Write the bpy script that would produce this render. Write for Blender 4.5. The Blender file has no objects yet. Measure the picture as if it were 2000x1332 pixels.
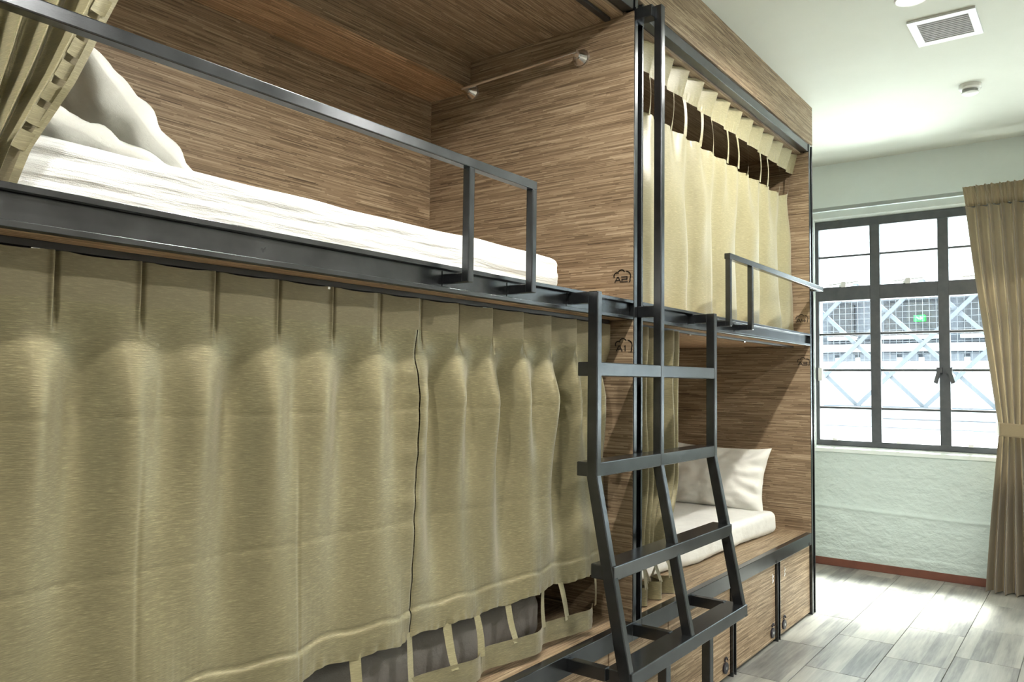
import bpy, bmesh, math, random
from mathutils import Vector, Matrix, noise

random.seed(7)
SC = bpy.context.scene
COL = SC.collection

# ------------------------------------------------------------------ camera
CAM = (-2.3778, -1.2668, 1.2361)
YAW, PITCH, ROLL, FPX = 36.8707, 2.9858, 0.6766, 1530.2
def make_camera():
    y, p, r = (math.radians(a) for a in (YAW, PITCH, ROLL))
    fw = Vector((math.cos(p)*math.cos(y), math.cos(p)*math.sin(y), math.sin(p)))
    rt = fw.cross(Vector((0, 0, 1))).normalized()
    up = rt.cross(fw)
    rt2 = rt*math.cos(r) + up*math.sin(r)
    up2 = up*math.cos(r) - rt*math.sin(r)
    m = Matrix((rt2, up2, -fw)).transposed().to_4x4()
    m.translation = Vector(CAM)
    cd = bpy.data.cameras.new('camera')
    cd.sensor_width = 36.0
    cd.lens = FPX/2000*36.0
    cd.clip_start = 0.05
    o = bpy.data.objects.new('camera', cd)
    o.matrix_world = m
    COL.objects.link(o)
    SC.camera = o
make_camera()

# ------------------------------------------------------------------ world, sun, exposure
W = bpy.data.worlds.new('sky')
SC.world = W
W.use_nodes = True
bg = W.node_tree.nodes['Background']
bg.inputs['Color'].default_value = (0.86, 0.97, 1.0, 1)
bg.inputs['Strength'].default_value = 6.0
sd = bpy.data.lights.new('sun', 'SUN')
sd.energy = 58.0
sd.angle = math.radians(22)
sd.color = (1.0, 0.98, 0.93)
so = bpy.data.objects.new('sun', sd)
so.rotation_euler = Vector((-0.50, 0.10, -0.86)).to_track_quat('-Z', 'Y').to_euler()
COL.objects.link(so)

SC.view_settings.view_transform = 'Standard'
SC.view_settings.look = 'None'
SC.view_settings.gamma = 1.0
SC.view_settings.use_curve_mapping = False
SC.view_settings.exposure = 0.42

LAMP_W = 80.0            # each ceiling downlight
LAMP_Y, LAMP_XS = -0.69, (-2.45, -0.77, 1.05)
FILL_LAMP_Y = -2.15

# ------------------------------------------------------------------ materials
def nmat(name):
    m = bpy.data.materials.new(name)
    m.use_nodes = True
    nt = m.node_tree
    return m, nt, nt.nodes, nt.links, nt.nodes['Principled BSDF']

def setp(b, **k):
    for n, v in k.items():
        n = n.replace('_', ' ')
        if n in b.inputs:
            b.inputs[n].default_value = v

def node(nt, t, **k):
    n = nt.nodes.new(t)
    for a, v in k.items():
        setattr(n, a, v)
    return n

def math_n(nt, op, a, b=None, c=None):
    n = nt.nodes.new('ShaderNodeMath'); n.operation = op
    for i, v in enumerate((a, b, c)):
        if v is None: continue
        if isinstance(v, (int, float)): n.inputs[i].default_value = v
        else: nt.links.new(v, n.inputs[i])
    return n.outputs[0]

def ramp(nt, fac, stops, interp='LINEAR'):
    n = nt.nodes.new('ShaderNodeValToRGB')
    n.color_ramp.interpolation = interp
    e = n.color_ramp.elements
    e[0].position, e[0].color = stops[0][0], (*stops[0][1], 1)
    e[1].position, e[1].color = stops[-1][0], (*stops[-1][1], 1)
    for p, c in stops[1:-1]:
        k = e.new(p); k.color = (*c, 1)
    nt.links.new(fac, n.inputs[0])
    return n.outputs[0]

def noise_n(nt, vec, scale=5, detail=3, rough=0.5, dim='3D'):
    n = nt.nodes.new('ShaderNodeTexNoise')
    n.noise_dimensions = dim
    n.inputs['Scale'].default_value = scale
    n.inputs['Detail'].default_value = detail
    n.inputs['Roughness'].default_value = rough
    nt.links.new(vec, n.inputs['Vector'])
    return n.outputs['Fac']

def mapping(nt, vec, scale=(1, 1, 1), rot=(0, 0, 0)):
    n = nt.nodes.new('ShaderNodeMapping')
    n.inputs['Scale'].default_value = scale
    n.inputs['Rotation'].default_value = rot
    nt.links.new(vec, n.inputs['Vector'])
    return n.outputs[0]

def bump(nt, h, strength=0.3, dist=0.01):
    n = nt.nodes.new('ShaderNodeBump')
    n.inputs['Strength'].default_value = strength
    n.inputs['Distance'].default_value = dist
    nt.links.new(h, n.inputs['Height'])
    nt.links.new(n.outputs[0], nt.nodes['Principled BSDF'].inputs['Normal'])

def wood(name, along, tint=(1, 1, 1), row=0.0056):
    """reconstituted veneer: short thin strips of varied brown, running along x or y"""
    m, nt, N, L, b = nmat(name)
    geo = node(nt, 'ShaderNodeNewGeometry')
    sep = node(nt, 'ShaderNodeSeparateXYZ')
    L.new(geo.outputs['Position'], sep.inputs[0])
    x, y, z = sep.outputs
    u = x if along == 'x' else y
    other = y if along == 'x' else x
    v = math_n(nt, 'ADD', z, other)
    def layer(rowh, length, seed):
        r = math_n(nt, 'FLOOR', math_n(nt, 'DIVIDE', v, rowh))
        wn = node(nt, 'ShaderNodeTexWhiteNoise', noise_dimensions='2D')
        cb = node(nt, 'ShaderNodeCombineXYZ')
        L.new(r, cb.inputs[0]); cb.inputs[1].default_value = seed
        L.new(cb.outputs[0], wn.inputs['Vector'])
        off = math_n(nt, 'MULTIPLY', wn.outputs['Value'], 7.3)
        c = math_n(nt, 'FLOOR', math_n(nt, 'ADD', math_n(nt, 'DIVIDE', u, length), off))
        wn2 = node(nt, 'ShaderNodeTexWhiteNoise', noise_dimensions='3D')
        cb2 = node(nt, 'ShaderNodeCombineXYZ')
        L.new(r, cb2.inputs[0]); L.new(c, cb2.inputs[1]); cb2.inputs[2].default_value = seed
        L.new(cb2.outputs[0], wn2.inputs['Vector'])
        return wn2.outputs['Value']
    a = layer(row, 0.17, 1.5)
    c2 = layer(row*0.5, 0.13, 4.5)
    cb = node(nt, 'ShaderNodeCombineXYZ')
    L.new(u, cb.inputs[0]); L.new(v, cb.inputs[1])
    fine = noise_n(nt, mapping(nt, cb.outputs[0], (5, 330, 1)), 1.0, 2, 0.55)
    broad = noise_n(nt, mapping(nt, cb.outputs[0], (1.2, 6, 1)), 1.0, 2, 0.5)
    s = math_n(nt, 'ADD', math_n(nt, 'MULTIPLY', a, 0.20), math_n(nt, 'MULTIPLY', c2, 0.28))
    s = math_n(nt, 'ADD', s, math_n(nt, 'MULTIPLY', fine, 0.50))
    s = math_n(nt, 'ADD', s, math_n(nt, 'MULTIPLY', broad, 0.10))
    t = tint
    cc = lambda r_, g_, b_: (r_*t[0], g_*t[1], b_*t[2])
    col = ramp(nt, s, [(0.24, cc(0.085, 0.055, 0.032)), (0.40, cc(0.20, 0.138, 0.083)),
                       (0.56, cc(0.30, 0.215, 0.135)), (0.72, cc(0.44, 0.335, 0.22)), (0.88, cc(0.60, 0.485, 0.345))])
    L.new(col, b.inputs['Base Color'])
    setp(b, Roughness=0.5)
    b.inputs['Specular IOR Level'].default_value = 0.3
    bump(nt, s, 0.06, 0.001)
    return m

def plain(name, col, rough=0.5, metal=0.0, spec=0.5, noise_amt=0.0, nscale=20, bump_s=0.0, bump_scale=60, bump_d=0.003):
    m, nt, N, L, b = nmat(name)
    setp(b, Roughness=rough, Metallic=metal)
    b.inputs['Specular IOR Level'].default_value = spec
    tc = node(nt, 'ShaderNodeTexCoord')
    n = noise_n(nt, tc.outputs['Object'], nscale, 3)
    lo = tuple(c*(1-noise_amt) for c in col); hi = tuple(min(1, c*(1+noise_amt)) for c in col)
    L.new(ramp(nt, n, [(0.3, lo), (0.7, hi)]), b.inputs['Base Color'])
    if bump_s:
        n2 = noise_n(nt, tc.outputs['Object'], bump_scale, 4)
        bump(nt, n2, bump_s, bump_d)
    return m

def cloth_mat(name, col, rough=0.42, weave=(60, 60, 900), fleck=0.5, sheen=0.3, spec=0.5, trans=0.0, metal=0.0):
    m, nt, N, L, b = nmat(name)
    tc = node(nt, 'ShaderNodeTexCoord')
    w = noise_n(nt, mapping(nt, tc.outputs['Object'], weave), 1.0, 3, 0.65)
    big = noise_n(nt, tc.outputs['Object'], 3.0, 2)
    s = math_n(nt, 'ADD', math_n(nt, 'MULTIPLY', w, 0.85), math_n(nt, 'MULTIPLY', big, 0.15))
    lo = tuple(c*(1-fleck*0.55) for c in col); hi = tuple(min(1, c*(1+fleck)) for c in col)
    L.new(ramp(nt, s, [(0.30, lo), (0.55, col), (0.72, hi)]), b.inputs['Base Color'])
    setp(b, Roughness=rough, Metallic=metal)
    b.inputs['Specular IOR Level'].default_value = spec
    b.inputs['Sheen Weight'].default_value = sheen
    b.inputs['Sheen Roughness'].default_value = 0.5
    bump(nt, w, 0.35, 0.0012)
    if trans:
        tr = node(nt, 'ShaderNodeBsdfTranslucent')
        tr.inputs[0].default_value = (*col, 1)
        mx = node(nt, 'ShaderNodeMixShader'); mx.inputs[0].default_value = trans
        out = N['Material Output']
        L.new(b.outputs[0], mx.inputs[1]); L.new(tr.outputs[0], mx.inputs[2]); L.new(mx.outputs[0], out.inputs[0])
    return m

def linen_mat(name, col, stretch=(9, 9, 60), strength=0.6, stripe=False):
    m, nt, N, L, b = nmat(name)
    tc = node(nt, 'ShaderNodeTexCoord')
    w = noise_n(nt, mapping(nt, tc.outputs['Object'], stretch), 1.0, 5, 0.6)
    fine = noise_n(nt, tc.outputs['Object'], 700, 2)
    h = math_n(nt, 'ADD', w, math_n(nt, 'MULTIPLY', fine, 0.06))
    L.new(ramp(nt, w, [(0.3, tuple(c*0.93 for c in col)), (0.7, col)]), b.inputs['Base Color'])
    setp(b, Roughness=0.85)
    b.inputs['Specular IOR Level'].default_value = 0.2
    b.inputs['Sheen Weight'].default_value = 0.15
    bump(nt, h, strength, 0.012)
    return m

def metal_mat(name, col, rough=0.33, metal=0.0):
    m, nt, N, L, b = nmat(name)
    tc = node(nt, 'ShaderNodeTexCoord')
    n = noise_n(nt, tc.outputs['Object'], 14, 4, 0.6)
    L.new(ramp(nt, n, [(0.3, tuple(c*0.8 for c in col)), (0.7, tuple(c*1.25 for c in col))]), b.inputs['Base Color'])
    r = node(nt, 'ShaderNodeMapRange')
    r.inputs[3].default_value = rough-0.05; r.inputs[4].default_value = rough+0.09
    L.new(n, r.inputs[0]); L.new(r.outputs[0], b.inputs['Roughness'])
    b.inputs['Specular IOR Level'].default_value = 0.7
    setp(b, Metallic=metal)
    bump(nt, noise_n(nt, tc.outputs['Object'], 420, 2), 0.06, 0.001)
    return m

def plaster_mat(name, col, strength=0.6, scale=9, dist=0.02):
    m, nt, N, L, b = nmat(name)
    tc = node(nt, 'ShaderNodeTexCoord')
    a = noise_n(nt, mapping(nt, tc.outputs['Object'], (1, 1, 1.7)), scale, 6, 0.62)
    c = noise_n(nt, tc.outputs['Object'], 60, 3, 0.6)
    h = math_n(nt, 'ADD', a, math_n(nt, 'MULTIPLY', c, 0.16))
    L.new(ramp(nt, a, [(0.3, tuple(k*0.95 for k in col)), (0.7, col)]), b.inputs['Base Color'])
    setp(b, Roughness=0.75)
    b.inputs['Specular IOR Level'].default_value = 0.25
    bump(nt, h, strength, dist)
    return m

def floor_mat(name):
    m, nt, N, L, b = nmat(name)
    geo = node(nt, 'ShaderNodeNewGeometry')
    oi = node(nt, 'ShaderNodeObjectInfo')
    off = node(nt, 'ShaderNodeVectorMath', operation='SCALE')
    cbr = node(nt, 'ShaderNodeCombineXYZ')
    L.new(oi.outputs['Random'], cbr.inputs[0]); L.new(oi.outputs['Random'], cbr.inputs[1])
    off.inputs['Scale'].default_value = 31.0
    L.new(cbr.outputs[0], off.inputs[0])
    add = node(nt, 'ShaderNodeVectorMath', operation='ADD')
    L.new(geo.outputs['Position'], add.inputs[0]); L.new(off.outputs[0], add.inputs[1])
    g1 = noise_n(nt, mapping(nt, add.outputs[0], (2.2, 16, 1)), 1.0, 4, 0.6)
    g2 = noise_n(nt, mapping(nt, add.outputs[0], (5, 90, 1)), 1.0, 3, 0.6)
    # printed strips inside every tile
    sep = node(nt, 'ShaderNodeSeparateXYZ'); L.new(geo.outputs['Position'], sep.inputs[0])
    st = math_n(nt, 'FLOOR', math_n(nt, 'DIVIDE', sep.outputs[1], 0.085))
    wn = node(nt, 'ShaderNodeTexWhiteNoise', noise_dimensions='2D')
    cb = node(nt, 'ShaderNodeCombineXYZ')
    L.new(st, cb.inputs[0]); L.new(oi.outputs['Random'], cb.inputs[1]); L.new(cb.outputs[0], wn.inputs['Vector'])
    s = math_n(nt, 'ADD', math_n(nt, 'MULTIPLY', g1, 0.65), math_n(nt, 'MULTIPLY', g2, 0.25))
    s = math_n(nt, 'ADD', s, math_n(nt, 'MULTIPLY', wn.outputs['Value'], 0.20))
    s = math_n(nt, 'ADD', s, math_n(nt, 'MULTIPLY', oi.outputs['Random'], 0.08))
    L.new(ramp(nt, s, [(0.34, (0.085, 0.086, 0.088)), (0.48, (0.185, 0.185, 0.178)), (0.62, (0.30, 0.298, 0.27)), (0.82, (0.42, 0.415, 0.37))]), b.inputs['Base Color'])
    setp(b, Roughness=0.34)
    b.inputs['Specular IOR Level'].default_value = 0.45
    bump(nt, g2, 0.08, 0.002)
    return m

def glass_mat(name):
    m, nt, N, L, b = nmat(name)
    lw = node(nt, 'ShaderNodeLayerWeight'); lw.inputs['Blend'].default_value = 0.5
    fr = math_n(nt, 'MULTIPLY_ADD', math_n(nt, 'POWER', lw.outputs['Facing'], 5.0), 0.9, 0.04)
    tr = node(nt, 'ShaderNodeBsdfTransparent'); tr.inputs[0].default_value = (0.95, 0.98, 0.97, 1)
    gl = node(nt, 'ShaderNodeBsdfGlossy'); gl.inputs['Roughness'].default_value = 0.02
    mx = node(nt, 'ShaderNodeMixShader')
    L.new(fr, mx.inputs[0]); L.new(tr.outputs[0], mx.inputs[1]); L.new(gl.outputs[0], mx.inputs[2])
    L.new(mx.outputs[0], N['Material Output'].inputs[0])
    return m

def emit_mat(name, col, strength):
    m, nt, N, L, b = nmat(name)
    setp(b, Roughness=0.4)
    b.inputs['Base Color'].default_value = (*col, 1)
    b.inputs['Emission Color'].default_value = (*col, 1)
    b.inputs['Emission Strength'].default_value = strength
    return m

WX = wood('veneer_along_x', 'x')
WY = wood('veneer_along_y', 'y')
WXP = wood('veneer_locker', 'x', (1.35, 1.34, 1.36))
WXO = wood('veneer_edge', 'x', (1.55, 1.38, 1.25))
STEEL = metal_mat('charcoal_steel', (0.086, 0.091, 0.098), 0.22, 0.88)
STEEL2 = metal_mat('black_track', (0.015, 0.015, 0.016), 0.4)
CHROME = plain('chrome', (0.85, 0.85, 0.85), 0.18, 1.0)
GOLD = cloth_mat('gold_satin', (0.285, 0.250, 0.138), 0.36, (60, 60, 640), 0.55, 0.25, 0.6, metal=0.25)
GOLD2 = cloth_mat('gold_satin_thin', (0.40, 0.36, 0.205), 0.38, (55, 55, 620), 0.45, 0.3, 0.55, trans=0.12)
GOLDH = cloth_mat('gold_satin_header', (0.29, 0.25, 0.15), 0.5, (70, 70, 500), 0.25, 0.2, 0.35)
DRAPE = cloth_mat('tan_drape', (0.285, 0.225, 0.135), 0.65, (300, 300, 700), 0.25, 0.3, 0.3, trans=0.12)
SHEET = linen_mat('white_sheet', (0.88, 0.90, 0.885), (4, 6, 45), 0.75)
SHEET2 = linen_mat('white_striped_sheet', (0.90, 0.895, 0.86), (20, 20, 26), 0.3)
PILLOW = linen_mat('white_pillowcase', (0.90, 0.91, 0.85), (8, 8, 10), 0.35)
PILLOW2 = linen_mat('cream_pillowcase', (0.90, 0.895, 0.84), (8, 8, 10), 0.35)
GREYB = linen_mat('grey_blanket', (0.34, 0.325, 0.31), (9, 9, 12), 0.9)
PLASTER = plaster_mat('rough_white_plaster', (0.58, 0.675, 0.655), 0.95, 9, 0.022)
WALLP = plaster_mat('smooth_white_wall', (0.74, 0.81, 0.795), 0.08, 4, 0.01)
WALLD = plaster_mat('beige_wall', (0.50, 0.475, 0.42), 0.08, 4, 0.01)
CEILP = plaster_mat('ceiling_paint', (0.60, 0.61, 0.545), 0.03, 3, 0.01)
FLOOR = floor_mat('wood_look_tile')
GROUT = plain('grout', (0.20, 0.20, 0.19), 0.8)
SKIRT = plain('brown_skirting', (0.17, 0.062, 0.04), 0.45, noise_amt=0.1)
WFRAME = plain('window_steel', (0.075, 0.083, 0.092), 0.5, noise_amt=0.15)
GLASS = glass_mat('window_glass')
WHITE = plain('white_plastic', (0.80, 0.80, 0.78), 0.4)
WHITEM = plain('white_metal', (0.78, 0.80, 0.80), 0.35)
RAILM = plain('grey_rail', (0.30, 0.335, 0.325), 0.5)
GREYV = plain('vent_slat', (0.33, 0.315, 0.31), 0.5)
DARK = plain('dark_cavity', (0.02, 0.02, 0.02), 0.8)
INK = plain('black_print', (0.03, 0.022, 0.016), 0.6)
LOCKM = plain('dark_lock', (0.035, 0.032, 0.045), 0.3, 0.3)
LENS = emit_mat('lamp_lens', (1.0, 0.98, 0.92), 40.0)
FACADE = plain('facade_white', (0.82, 0.84, 0.86), 0.8, noise_amt=0.04)
FACADEG = plain('facade_grey', (0.075, 0.082, 0.10), 0.7, noise_amt=0.2)
FACADED = plain('facade_window', (0.024, 0.026, 0.032), 0.6, noise_amt=0.4)
LATT = plain('lattice_paint', (0.062, 0.072, 0.09), 0.6)
WIRE = plain('mesh_wire', (0.12, 0.13, 0.15), 0.6)
PAVE = plain('street_paving', (0.45, 0.45, 0.44), 0.85, noise_amt=0.1)
EXITG = emit_mat('exit_green', (0.005, 0.55, 0.04), 1.0)
SMOKED = plain('smoke_grey', (0.30, 0.31, 0.30), 0.5)

# ------------------------------------------------------------------ geometry helpers
class G:
    """collects vertices and faces in world coordinates for one mesh object"""
    def __init__(self):
        self.v, self.f, self.smooth = [], [], False
    def box(self, x0, x1, y0, y1, z0, z1):
        n = len(self.v)
        self.v += [(x0, y0, z0), (x1, y0, z0), (x1, y1, z0), (x0, y1, z0), (x0, y0, z1), (x1, y0, z1), (x1, y1, z1), (x0, y1, z1)]
        self.f += [tuple(n+i for i in q) for q in ((0, 3, 2, 1), (4, 5, 6, 7), (0, 1, 5, 4), (1, 2, 6, 5), (2, 3, 7, 6), (3, 0, 4, 7))]
        return self
    def prism(self, pts, axis, a, b):
        """polygon pts in the two other axes (order yz, xz, xy), extruded along axis from a to b"""
        n, k = len(self.v), len(pts)
        def P(p, t):
            return {'x': (t, p[0], p[1]), 'y': (p[0], t, p[1]), 'z': (p[0], p[1], t)}[axis]
        self.v += [P(p, a) for p in pts] + [P(p, b) for p in pts]
        self.f.append(tuple(n+i for i in range(k))[::-1])
        self.f.append(tuple(n+k+i for i in range(k)))
        for i in range(k):
            j = (i+1) % k
            self.f.append((n+i, n+j, n+k+j, n+k+i))
        return self
    def bar(self, p, q, w, h, up=(0, 0, 1)):
        """rectangular bar from p to q"""
        p, q = Vector(p), Vector(q)
        d = (q-p).normalized()
        s = d.cross(Vector(up)).normalized(); t = s.cross(d).normalized()
        n = len(self.v)
        for c in (p, q):
            for a, b in ((-1, -1), (1, -1), (1, 1), (-1, 1)):
                self.v.append(tuple(c + s*(a*w/2) + t*(b*h/2)))
        self.f += [tuple(n+i for i in fc) for fc in ((0, 1, 2, 3), (7, 6, 5, 4), (0, 4, 5, 1), (1, 5, 6, 2), (2, 6, 7, 3), (3, 7, 4, 0))]
        return self
    def tube(self, p, q, r0, r1=None, seg=20, cap=True):
        r1 = r0 if r1 is None else r1
        p, q = Vector(p), Vector(q)
        d = (q-p).normalized()
        s = d.orthogonal().normalized(); t = d.cross(s)
        n = len(self.v)
        for c, r in ((p, r0), (q, r1)):
            for i in range(seg):
                a = 2*math.pi*i/seg
                self.v.append(tuple(c + s*(r*math.cos(a)) + t*(r*math.sin(a))))
        for i in range(seg):
            j = (i+1) % seg
            self.f.append((n+i, n+j, n+seg+j, n+seg+i))
        if cap:
            self.f.append(tuple(n+i for i in range(seg))[::-1])
            self.f.append(tuple(n+seg+i for i in range(seg)))
        return self
    def sheet(self, nu, nv, fn):
        n = len(self.v)
        for j in range(nv+1):
            for i in range(nu+1):
                self.v.append(tuple(fn(i/nu, j/nv)))
        for j in range(nv):
            for i in range(nu):
                a = n + j*(nu+1) + i
                self.f.append((a, a+1, a+nu+2, a+nu+1))
        return self

def empty(name, loc):
    o = bpy.data.objects.new(name, None)
    o.location = loc
    o.empty_display_size = 0.1
    COL.objects.link(o)
    return o

def base_of(p):
    v = Vector((0, 0, 0))
    while p is not None:
        v += p.location; p = p.parent
    return v

def obj(name, g, mat, parent=None, loc=None, bev=0.0, smooth=None, solid=0.0, label=None, kind=None):
    """link g as one mesh object, its origin at loc (world) or at its parent's origin"""
    pb = base_of(parent)
    base = Vector(loc) if loc is not None else pb
    me = bpy.data.meshes.new(name)
    me.from_pydata([tuple(Vector(v)-base) for v in g.v], [], g.f)
    if bev:
        bm = bmesh.new(); bm.from_mesh(me)
        bmesh.ops.bevel(bm, geom=[e for e in bm.edges if len(e.link_faces) == 2 and e.calc_face_angle(0) > 0.5], offset=bev, segments=2, profile=0.5, affect='EDGES')
        bm.to_mesh(me); bm.free()
    me.materials.append(mat)
    sm = g.smooth if smooth is None else smooth
    if sm:
        me.polygons.foreach_set('use_smooth', [True]*len(me.polygons))
    me.update()
    o = bpy.data.objects.new(name, me)
    o.location = base - pb
    o.parent = parent
    COL.objects.link(o)
    if solid:
        md = o.modifiers.new('solid', 'SOLIDIFY'); md.thickness = solid; md.offset = 0
    if label: o['label'] = label
    if kind: o['kind'] = kind
    return o

def tag(o, label, cat, group=None, kind=None):
    o['label'] = label; o['category'] = cat
    if group: o['group'] = group
    if kind: o['kind'] = kind
    return o

def thing(name, loc, label, cat, group=None):
    return tag(empty(name, loc), label, cat, group)

def struct(name, g, mat, parent=None, **k):
    o = obj(name, g, mat, parent, **k)
    if parent is None: o['kind'] = 'structure'
    return o

def fr(v): return v - math.floor(v)
def clamp(v, a=0.0, b=1.0): return max(a, min(b, v))
def sstep(a, b, v):
    t = clamp((v-a)/(b-a)); return t*t*(3-2*t)
def nz(x, y=0.0, z=0.0): return noise.noise(Vector((x, y, z)))

def rounded(g, x0, x1, y0, y1, z0, z1, r, nx, ny, nzn, disp=None):
    """closed box with rounded edges, dense enough to be displaced"""
    n0 = len(g.v)
    idx = {}
    def key(i, j, k): return (i, j, k)
    cx, cy, cz = (x0+x1)/2, (y0+y1)/2, (z0+z1)/2
    hx, hy, hz = (x1-x0)/2, (y1-y0)/2, (z1-z0)/2
    def vert(i, j, k):
        q = (i, j, k)
        if q in idx: return idx[q]
        p = Vector(((2*i/nx-1)*hx, (2*j/ny-1)*hy, (2*k/nzn-1)*hz))
        c = Vector((clamp(p.x, -hx+r, hx-r), clamp(p.y, -hy+r, hy-r), clamp(p.z, -hz+r, hz-r)))
        d = p-c
        if d.length > 1e-9:
            m = max(abs(d.x), abs(d.y), abs(d.z))
            d = d.normalized()*m
            nrm = d.normalized()
        else:
            nrm = Vector((0, 0, 1))
        w = c + d + Vector((cx, cy, cz))
        if disp: w = disp(w, nrm)
        idx[q] = len(g.v); g.v.append(tuple(w)); return idx[q]
    def face(a, b, c, d): g.f.append((a, b, c, d))
    for i in range(nx):
        for j in range(ny):
            face(vert(i, j, 0), vert(i, j+1, 0), vert(i+1, j+1, 0), vert(i+1, j, 0))
            face(vert(i, j, nzn), vert(i+1, j, nzn), vert(i+1, j+1, nzn), vert(i, j+1, nzn))
    for i in range(nx):
        for k in range(nzn):
            face(vert(i, 0, k), vert(i+1, 0, k), vert(i+1, 0, k+1), vert(i, 0, k+1))
            face(vert(i, ny, k), vert(i, ny, k+1), vert(i+1, ny, k+1), vert(i+1, ny, k))
    for j in range(ny):
        for k in range(nzn):
            face(vert(0, j, k), vert(0, j, k+1), vert(0, j+1, k+1), vert(0, j+1, k))
            face(vert(nx, j, k), vert(nx, j+1, k), vert(nx, j+1, k+1), vert(nx, j, k+1))
    g.smooth = True
    return g

def pillow_geo(c, e1, e2, e3, a, b, t, seed=0.0, n=40, wr=0.012, pinch=0.10):
    """stuffed pillow: c centre, e1/e2 in-plane axes, e3 thickness axis, half sizes a, b, t; flat seam flange at the rim"""
    g = G(); g.smooth = True
    c, e1, e2, e3 = Vector(c), Vector(e1).normalized(), Vector(e2).normalized(), Vector(e3).normalized()
    for side in (1, -1):
        n0 = len(g.v)
        for j in range(n+1):
            for i in range(n+1):
                u, v = 2*i/n-1, 2*j/n-1
                prof = (max(0, 1-abs(u)**2.6)**0.55)*(max(0, 1-abs(v)**2.6)**0.55)
                # sides bow in between the corners
                su = 1 - pinch*(1-v*v)*abs(u)**3
                sv = 1 - pinch*(1-u*u)*abs(v)**3
                # corner creases radiate
                w = nz(u*2.2+seed, v*2.2, side*3.1)*wr*1.6 + nz(u*6+seed, v*6, side*1.7)*wr*0.8
                edge = max(abs(u), abs(v))
                w += 0.010*math.sin(14*math.atan2(v, u)+seed)*sstep(0.45, 0.95, edge)*(1-sstep(0.96, 1.0, edge))
                h = side*(t*prof + 0.002) + w*min(1.0, prof*2.0) + 0.012*nz(u*3+seed*2, v*3, 9.0)*sstep(0.8, 1.0, edge)
                g.v.append(tuple(c + e1*(a*u*sv*su/ max(sv, 1e-6)) + e2*(b*v*sv) + e3*h))
        for j in range(n):
            for i in range(n):
                q = n0 + j*(n+1)+i
                fc = (q, q+1, q+n+2, q+n+1)
                g.f.append(fc if side == 1 else fc[::-1])
    # close the rim
    m = (n+1)*(n+1)
    rim = [i for i in range(n)] + [n + (n+1)*j for j in range(n)] + [(n+1)*n + n - i for i in range(n)] + [(n+1)*(n-j) for j in range(n)]
    for k in range(len(rim)):
        p, q = rim[k], rim[(k+1) % len(rim)]
        g.f.append((q, p, m+p, m+q))
    return g

# ------------------------------------------------------------------ dimensions (metres); x along the bunks, y into them, z up
ZC = 2.80                 # room ceiling
XW = 3.352                # window wall
XB, YR, YL = -4.3, -2.9, 1.02
D = 0.954                 # bunk depth
L1, L0 = 2.04, -2.04      # partitions
ZB0, ZB1 = 1.453, 1.519   # middle beam
ZS0, ZS1 = 0.376, 0.438   # bench rail
ZT0, ZT1 = 2.535, 2.578   # top rail
ZCELL = 2.527             # upper cell ceiling

# ------------------------------------------------------------------ room shell
# floor: wood-look tiles, each one a piece
fl = struct('floor', G().box(XB-0.1, XW+0.2, YR-0.1, YL+0.1, -0.06, -0.006), GROUT)
tile_cache = None
TL, TW, GAP = 0.555, 0.2545, 0.003
tile_me = None
row = 0
yy = -0.197 + TW*1
rows = []
k = 0
for r in range(-1, 11):
    y1 = -0.197 - TW*r
    y0 = y1 - TW
    if y1 > 0.30: continue
    off = {0: 1.235, 1: 1.03, 2: 1.79, 3: 1.36}.get(r, 1.235 + 0.21*((r*7) % 5)) if r >= 0 else 0.97
    n_lo = math.floor((-1.2-off)/TL)
    for c in range(n_lo, 8):
        x0 = off + c*TL; x1 = x0 + TL
        if x0 > XW or x1 < -1.2: continue
        x1 = min(x1, XW)
        yb = max(y0, YR)
        g = G().box(x0+GAP/2, x1-GAP/2, yb+GAP/2, y1-GAP/2, -0.010, 0.0)
        obj('plank', g, FLOOR, fl, loc=((x0+x1)/2, (yb+y1)/2, 0), bev=0.0012)
        k += 1
# plain floor elsewhere (behind the camera and under the bunks) at the tile level
g = G().box(XB, -1.2-TL, YR, YL, -0.008, -0.0008)
g.box(-1.2-TL, XW, -0.197+TW*1+0.001, YL, -0.008, -0.0008)
obj('plank_field', g, FLOOR, fl, kind='stuff')

struct('ceiling', G().box(XB-0.1, XW+0.2, YR-0.1, YL+0.1, ZC, ZC+0.08), CEILP)
struct('wall_left', G().box(XB-0.1, XW+0.2, YL, YL+0.1, -0.06, ZC), WALLP)
struct('wall_right', G().box(XB-0.1, XW+0.2, YR-0.1, YR, -0.06, ZC), WALLD)
struct('wall_back', G().box(XB-0.1, XB, YR, YL, -0.06, ZC), WALLP)

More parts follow.
